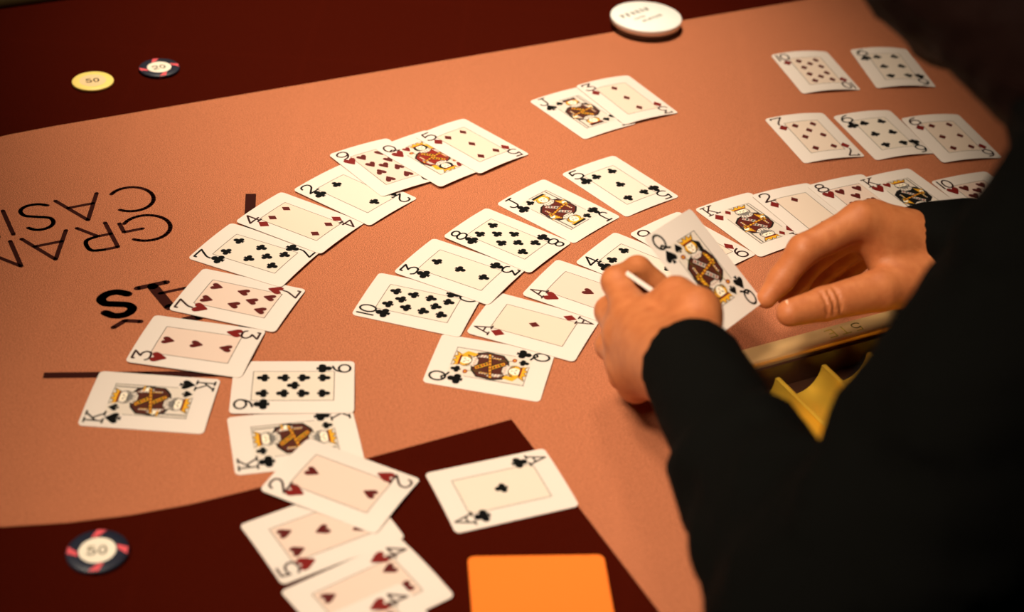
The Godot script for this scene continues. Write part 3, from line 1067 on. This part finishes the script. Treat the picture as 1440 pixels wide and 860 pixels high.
func build_chip(e: Vector3, body_mat: Material, inlay: Material, spots: bool, turn: float, digits: Array, label: String) -> void:
	var o := thing("casino_chip", label, "chip", "loose chips on the maroon border")
	o.position = e
	o.rotation.y = turn
	var st := begin()
	var prof := line([0, 0, 18.9, 0, 19.5, 0.6, 19.5, 2.7, 18.9, 3.3, 13.0, 3.3, 0, 3.3])
	for i in 40:
		var a := TAU * i / 40.0
		var b := TAU * (i + 1) / 40.0
		for j in prof.size() - 1:
			var p := prof[j]
			var q := prof[j + 1]
			var v := [Vector3(cos(a) * p.x, p.y, sin(a) * p.x), Vector3(cos(b) * p.x, p.y, sin(b) * p.x), Vector3(cos(b) * q.x, q.y, sin(b) * q.x), Vector3(cos(a) * q.x, q.y, sin(a) * q.x)]
			for k in [0, 1, 2, 0, 2, 3]:
				st.add_vertex(v[k] / 1000.0)
	st.generate_normals()
	put(o, "chip_body", st.commit(), body_mat)
	st = begin()
	fan(st, oval(Vector2.ZERO, Vector2(11.6, 11.6) if spots else Vector2(12.5, 12.5), 0, TAU * 31 / 32.0, 31), 0.0, 3.36)
	put(o, "inlay", st.commit(), inlay)
	if spots:
		for k in 4:
			st = begin()
			var a := TAU * k / 4.0
			var r := Vector2.from_angle(a)
			var t := r.orthogonal()
			# a slanting spot that runs on over the edge
			var c := [r * 11.9 + t * 4.5, r * 12.4 + t * 0.5, r * 19.4 - t * 5.2, r * 18.4 - t * 0.0 + t * 1.5]
			quad(st, c[0], c[1], r.rotated(0.27) * 19.0, r.rotated(-0.06) * 19.0, 0.0, 3.38)
			for s in 4:
				var p := r.rotated(lerpf(-0.06, 0.27, s / 4.0)) * 19.6
				var q := r.rotated(lerpf(-0.06, 0.27, (s + 1) / 4.0)) * 19.6
				for v in [Vector3(p.x, 3.0, p.y), Vector3(q.x, 3.0, q.y), Vector3(q.x, 0.4, q.y), Vector3(p.x, 3.0, p.y), Vector3(q.x, 0.4, q.y), Vector3(p.x, 0.4, p.y)]:
					st.set_normal(Vector3(r.x, 0, r.y))
					st.add_vertex(v / 1000.0)
			put(o, "edge_spot", st.commit(), M.chip_pink)
	var x := -6.4
	for d in digits:
		st = begin()
		for s in glyph(d):
			var q := PackedVector2Array()
			for p in s:
				q.append(Vector2(x + p.x * 5.2, -3.6 + p.y * 7.2))
			stroke(st, q, 1.3, 0.0, 3.42)
		put(o, "printed_digit", st.commit(), M.faint if spots else M.faint_dark)
		x += 7.0

func build_button() -> void:
	var o := thing("dealer_button", "round white dealer button with faded lettering on the far edge of the tan felt", "dealer button")
	o.position = Vector3(0.1215, TOP, -1.580)
	for part in [["lower_disc", 36.0, 0.1, 6.5, 0.8, M.dark_plastic], ["upper_disc", 38.0, 6.5, 13.5, 1.6, M.white_plastic]]:
		var st := begin()
		var r: float = part[1]
		var c: float = part[4]
		var prof := [Vector2(0, part[2]), Vector2(r - c, part[2]), Vector2(r, part[2] + c), Vector2(r, part[3] - c), Vector2(r - c * 0.3, part[3] - c * 0.3), Vector2(r - c, part[3]), Vector2(0, part[3])]
		for i in 56:
			var a := TAU * i / 56.0
			var b := TAU * (i + 1) / 56.0
			for j in prof.size() - 1:
				var p: Vector2 = prof[j]
				var q: Vector2 = prof[j + 1]
				var v := [Vector3(cos(a) * p.x, p.y, sin(a) * p.x), Vector3(cos(b) * p.x, p.y, sin(b) * p.x), Vector3(cos(b) * q.x, q.y, sin(b) * q.x), Vector3(cos(a) * q.x, q.y, sin(a) * q.x)]
				for k in [0, 1, 2, 0, 2, 3]:
					st.add_vertex(v[k] / 1000.0)
		st.generate_normals()
		put(o, part[0], st.commit(), part[5])
	# faded lettering in rows, turned like the word on the real one
	var turn := -0.75
	var rows := [[-16.0, -26.0, 6, 7.5, 2.0], [-2.0, -19.0, 6, 3.0, 1.0], [5.5, -15.0, 7, 4.5, 1.4]]
	var rng := RandomNumberGenerator.new()
	rng.seed = 12
	for row in rows:
		var st := begin()
		for k in row[2]:
			var x: float = row[1] + 2.0 + k * row[3] * 0.92
			var y: float = row[0]
			var h: float = row[3]
			for s in 3:
				var a := Vector2(x + rng.randf() * h * 0.55, y + rng.randf() * h * 0.25)
				var b := Vector2(x + rng.randf() * h * 0.55, y + h * (0.75 + rng.randf() * 0.25))
				stroke(st, PackedVector2Array([a.rotated(turn), b.rotated(turn)]), row[4] * 0.8, 0.0, 13.56)
		put(o, "faded_lettering", st.commit(), M.faint_dark)

func build_lamp(at: Vector3, aim: Vector3, angle: float, power: float, label: String) -> void:
	var o := thing("added_spotlight", label, "lamp")  # fixture out of view, added to carry a spotlight
	o.position = at
	var st := begin()
	var prof := line([0.0, 0.13, 0.05, 0.13, 0.056, 0.12, 0.06, 0.0, 0.054, 0.0, 0.05, 0.05, 0.0, 0.06])
	for i in 32:
		var a := TAU * i / 32.0
		var b := TAU * (i + 1) / 32.0
		for j in prof.size() - 1:
			var p := prof[j]
			var q := prof[j + 1]
			var v := [Vector3(cos(a) * p.x, p.y, sin(a) * p.x), Vector3(cos(b) * p.x, p.y, sin(b) * p.x), Vector3(cos(b) * q.x, q.y, sin(b) * q.x), Vector3(cos(a) * q.x, q.y, sin(a) * q.x)]
			for k in [0, 1, 2, 0, 2, 3]:
				st.add_vertex(v[k])
	st.generate_normals()
	var turn := Basis.looking_at(aim - at, Vector3.FORWARD if absf((aim - at).normalized().z) < 0.9 else Vector3.UP)
	var tilt := turn * Basis(Vector3.RIGHT, PI / 2)
	var shade := put(o, "housing", st.commit(), M.lamp)
	shade.basis = tilt
	var g := CylinderMesh.new()
	g.top_radius = 0.048
	g.bottom_radius = 0.048
	g.height = 0.008
	var disc := put(o, "diffuser", g, M.glow)
	disc.transform = Transform3D(tilt, (aim - at).normalized() * -0.03)
	var c := CylinderMesh.new()
	c.top_radius = 0.012
	c.bottom_radius = 0.012
	c.height = 2.9 - at.y - 0.1
	put(o, "stem", c, M.lamp).position = Vector3(0, 0.1 + c.height / 2.0, 0)
	var a := SpotLight3D.new()
	a.name = "spot"
	a.light_color = Color(1.0, 0.935, 0.833)
	a.light_energy = power
	a.light_size = 0.16
	a.spot_range = 12.0
	a.spot_angle = angle
	a.spot_angle_attenuation = 1.0
	a.spot_attenuation = 2.0
	a.shadow_enabled = true
	a.basis = turn
	a.position = (aim - at).normalized() * 0.012
	o.add_child(a)

func _ready() -> void:
	# ---- camera
	var cam := Camera3D.new()
	cam.name = "camera"
	add_child(cam)
	cam.transform = Transform3D(Basis(Vector3.RIGHT, -0.60298) * Basis(Vector3.BACK, 0.066157), Vector3(0, TOP + 0.71803, 0))
	var lens := CameraAttributesPhysical.new()
	lens.frustum_focal_length = 63.08
	lens.frustum_focus_distance = 1.34
	lens.frustum_near = 0.05
	lens.frustum_far = 50.0
	lens.exposure_aperture = 4.8
	cam.attributes = lens
	cam.keep_aspect = Camera3D.KEEP_HEIGHT
	cam.fov = 21.540
	cam.near = 0.05
	cam.far = 50.0
	cam.current = true
	# ---- surroundings: a closed, dim room lit only by the added spotlights
	var env := Environment.new()
	env.background_mode = Environment.BG_COLOR
	env.background_color = Color(0.01, 0.008, 0.006)
	env.tonemap_mode = Environment.TONE_MAPPER_LINEAR
	env.tonemap_exposure = 0.835
	env.sdfgi_enabled = true
	env.ssao_enabled = true
	env.ssil_enabled = true
	var we := WorldEnvironment.new()
	we.name = "surroundings"
	we.environment = env
	add_child(we)
	make_materials()
	# ---- unseen spotlights, added to shape the pools of light on the table
	build_lamp(EN(620, 1850, -1560), EN(640, 0, -1420), 18.0, 8.0, "added spotlight over the far side of the table")
	build_lamp(EN(-200, 1750, -1000), EN(360, 0, -880), 17.0, 2.6, "added spotlight over the lettered end of the table")
	build_lamp(EN(720, 1850, -1330), EN(665, 0, -740), 10.0, 1.7, "added spotlight aimed at the chip tray")  # added to brighten the brass of the tray
	build_lamp(EN(-480, 1550, -330), EN(500, 0, -740), 17.0, 5.0, "low added fill spotlight slanting across towards the dealer's hands")  # fill, added to light the hands and the felt under the forearm
	# ---- room
	structure("floor", Vector3(7, 0.1, 7), Vector3(0.2, -0.05, -1.0), M.carpet, "dark brown patterned carpet under the table", "floor")
	structure("ceiling", Vector3(7.2, 0.1, 7.2), Vector3(0.2, 2.95, -1.0), M.ceiling, "dark plain ceiling over the room", "ceiling")
	structure("wall_north", Vector3(7.2, 2.9, 0.1), Vector3(0.2, 1.45, -4.55), M.wall, "dim brown wall beyond the table", "wall")
	structure("wall_south", Vector3(7.2, 2.9, 0.1), Vector3(0.2, 1.45, 2.55), M.wall, "dim brown wall behind the camera", "wall")
	structure("wall_west", Vector3(0.1, 2.9, 7.0), Vector3(-3.35, 1.45, -1.0), M.wall, "dim brown wall past the lettered end of the table", "wall")
	structure("wall_east", Vector3(0.1, 2.9, 7.0), Vector3(3.75, 1.45, -1.0), M.wall, "dim brown wall behind the dealer", "wall")
	# ---- the table and what is let into it
	build_table()
	build_tray()
	# ---- the dealer
	build_dealer()
	build_held_cards()
	# ---- the cards on the felt: rank, suit, place (mm), turn, lift, tilt, arch
	card("K", "clubs", -144.4, -862.0, -105.57, 0.15, 0.0000, 0.0000, 1.1, false, "lying mostly under the two of hearts")
	card("9", "clubs", -154.2, -920.1, -96.42, 0.70, -0.0175, 0.0000, 1.1, false, "overlapping the top of the king of clubs")
	card("K", "spades", -251.6, -892.5, -89.60, 0.15, 0.0000, 0.0000, 1.1, false, "at the end of the long fan, on a printed line")
	card("3", "hearts", -232.4, -961.4, -82.60, 1.11, -0.0200, 0.0075, 1.1, false, "in the long fan, beside the king of spades")
	card("7", "hearts", -212.9, -1025.3, -76.09, 0.78, -0.0125, 0.0050, 1.1, true, "in the long fan, just under the seven of clubs")
	card("7", "clubs", -210.6, -1090.8, -66.94, 0.78, -0.0025, 0.0125, 1.1, true, "in the long fan, above the seven of hearts")
	card("4", "diamonds", -181.7, -1143.8, -61.63, 1.16, -0.0250, 0.0050, 1.1, false, "in the long fan, beside the two of clubs")
	card("2", "clubs", -141.7, -1195.7, -55.27, 0.70, -0.0175, 0.0000, 1.1, false, "in the long fan, partly under the nine of hearts")
	card("9", "hearts", -121.4, -1246.1, -38.93, 1.07, -0.0150, 0.0100, 1.1, false, "in the long fan, partly under the queen of hearts")
	card("Q", "hearts", -79.8, -1267.3, -46.67, 1.32, -0.0350, 0.0000, 1.1, false, "in the long fan, half under the five of diamonds")
	card("5", "diamonds", -46.5, -1295.0, -46.51, 1.26, -0.0350, 0.0000, 1.6, false, "on top at the end of the long fan")
	card("5", "hearts", -113.1, -771.0, -124.76, 0.15, 0.0000, 0.0000, 1.1, true, "on the maroon border, under the two of hearts")
	card("2", "hearts", -106.6, -816.0, -67.28, 1.62, -0.0150, -0.0150, 1.8, false, "lying across the king of clubs and the five of hearts")
	card("4", "hearts", -77.6, -717.3, 51.32, 0.45, -0.0025, -0.0050, 1.6, false, "on the maroon border, covering the five of hearts")
	card("4", "hearts", -74.0, -675.0, 52.91, 1.37, -0.0350, -0.0025, 1.1, false, "at the very edge, over the other four of hearts")
	card("A", "clubs", 1.0, -823.5, -113.59, 0.15, 0.0000, 0.0000, 1.1, false, "alone on the maroon corner above the orange card")
	card("Q", "clubs", -13.4, -960.2, -80.35, 0.15, 0.0000, 0.0000, 1.1, false, "at the end of the middle row, under two cards")
	card("A", "diamonds", 18.1, -1016.4, -70.88, 0.61, -0.0125, 0.0000, 1.1, false, "in the middle row, above the queen of clubs")
	card("10", "clubs", -73.3, -1035.7, -75.91, 0.47, -0.0025, 0.0050, 1.1, false, "in the middle row, partly under the three of clubs")
	card("3", "clubs", -43.7, -1086.2, -63.60, 1.08, -0.0150, 0.0100, 1.1, true, "in the middle row, under the eight of clubs")
	card("8", "clubs", -7.4, -1138.2, -57.53, 1.00, -0.0225, 0.0025, 1.1, false, "in the middle row, beside the jack of clubs")
	card("J", "clubs", 34.6, -1192.1, -50.41, 0.15, 0.0000, 0.0000, 1.1, false, "in the middle row, next to the five of clubs")
	card("5", "clubs", 88.7, -1242.0, -40.46, 0.15, 0.0000, 0.0000, 1.1, false, "alone at the far end of the middle row")
	card("A", "hearts", 60.3, -1066.5, -63.89, 0.62, -0.0150, 0.0000, 1.1, false, "partly behind the dealer's fist, above the ace of diamonds")
	card("4", "clubs", 103.3, -1112.5, -57.76, 0.62, -0.0150, 0.0000, 1.1, false, "partly behind the dealer's fist, above the ace of hearts")
	card("9", "diamonds", 148.3, -1150.4, -45.53, 0.86, -0.0225, 0.0000, 1.1, false, "mostly hidden behind the held queen of spades")
	card("K", "diamonds", 204.3, -1191.0, -35.25, 0.42, -0.0050, 0.0025, 1.1, false, "beside the held queen, under the two of diamonds")
	card("2", "diamonds", 254.1, -1214.9, -29.78, 0.86, -0.0225, 0.0000, 1.1, false, "between the king of diamonds and the eight of hearts")
	card("8", "hearts", 305.7, -1238.1, -28.93, 0.70, -0.0175, 0.0000, 1.1, false, "partly under the king of hearts and behind the reaching hand")
	card("K", "hearts", 352.3, -1254.6, -30.13, 0.94, -0.0250, 0.0000, 1.1, false, "behind the reaching hand, covering the eight of hearts")
	card("10", "hearts", 420.6, -1259.2, -26.20, 0.54, -0.0125, 0.0000, 1.1, false, "half hidden behind the dealer's sleeve")
	card("J", "spades", 55.3, -1376.4, -37.60, 0.15, 0.0000, 0.0000, 1.1, false, "away from the rows, half under the three of diamonds")
	card("3", "diamonds", 98.0, -1408.2, -32.41, 0.78, -0.0200, 0.0000, 1.8, false, "lying over the jack of spades")
	card("10", "diamonds", 292.8, -1497.4, -15.76, 0.15, 0.0000, 0.0000, 2.6, false, "in the farthest pair, beside the six of spades")
	card("6", "spades", 375.1, -1518.8, -10.40, 0.15, 0.0000, 0.0000, 2.8, false, "in the farthest pair, beside the ten of diamonds")
	card("7", "diamonds", 275.1, -1356.1, -19.51, 0.15, 0.0000, 0.0000, 2.2, false, "first of the row of three, beside the six of clubs")
	card("6", "clubs", 343.2, -1371.3, -20.07, 0.15, 0.0000, 0.0000, 2.2, false, "second of the row of three, under the six of diamonds")
	card("6", "diamonds", 408.1, -1372.8, -17.09, 0.61, -0.0125, 0.0000, 2.2, false, "last of the row of three, over the six of clubs")
	# ---- orange cut card, chips, dealer button
	var cut := put(self, "cut_card", card_body(0.0, 31.5, 44.0, 4.5, 0.9), M.orange)
	tag(cut, "plain orange plastic cut card on the maroon border below the ace of clubs", "cut card")
	cut.position = Vector3(0.0295, TOP, -0.730)
	cut.rotation.y = deg_to_rad(96.6)
	build_chip(Vector3(-0.4135, TOP - 0.0003, -1.3705), M.chip_yellow, M.chip_inlay, false, 0.35, ["5", "0"], "pale yellow chip lying flat on the far maroon border")
	build_chip(Vector3(-0.358, TOP - 0.0003, -1.4075), M.chip_navy, M.chip_cream, true, 0.5, ["2", "0"], "navy chip with pink spots beside the yellow chip")
	build_chip(Vector3(-0.2505, TOP - 0.0003, -0.7375), M.chip_navy, M.chip_cream, true, 0.2, ["5", "0"], "navy chip with pink spots alone on the near maroon border")
	build_button()
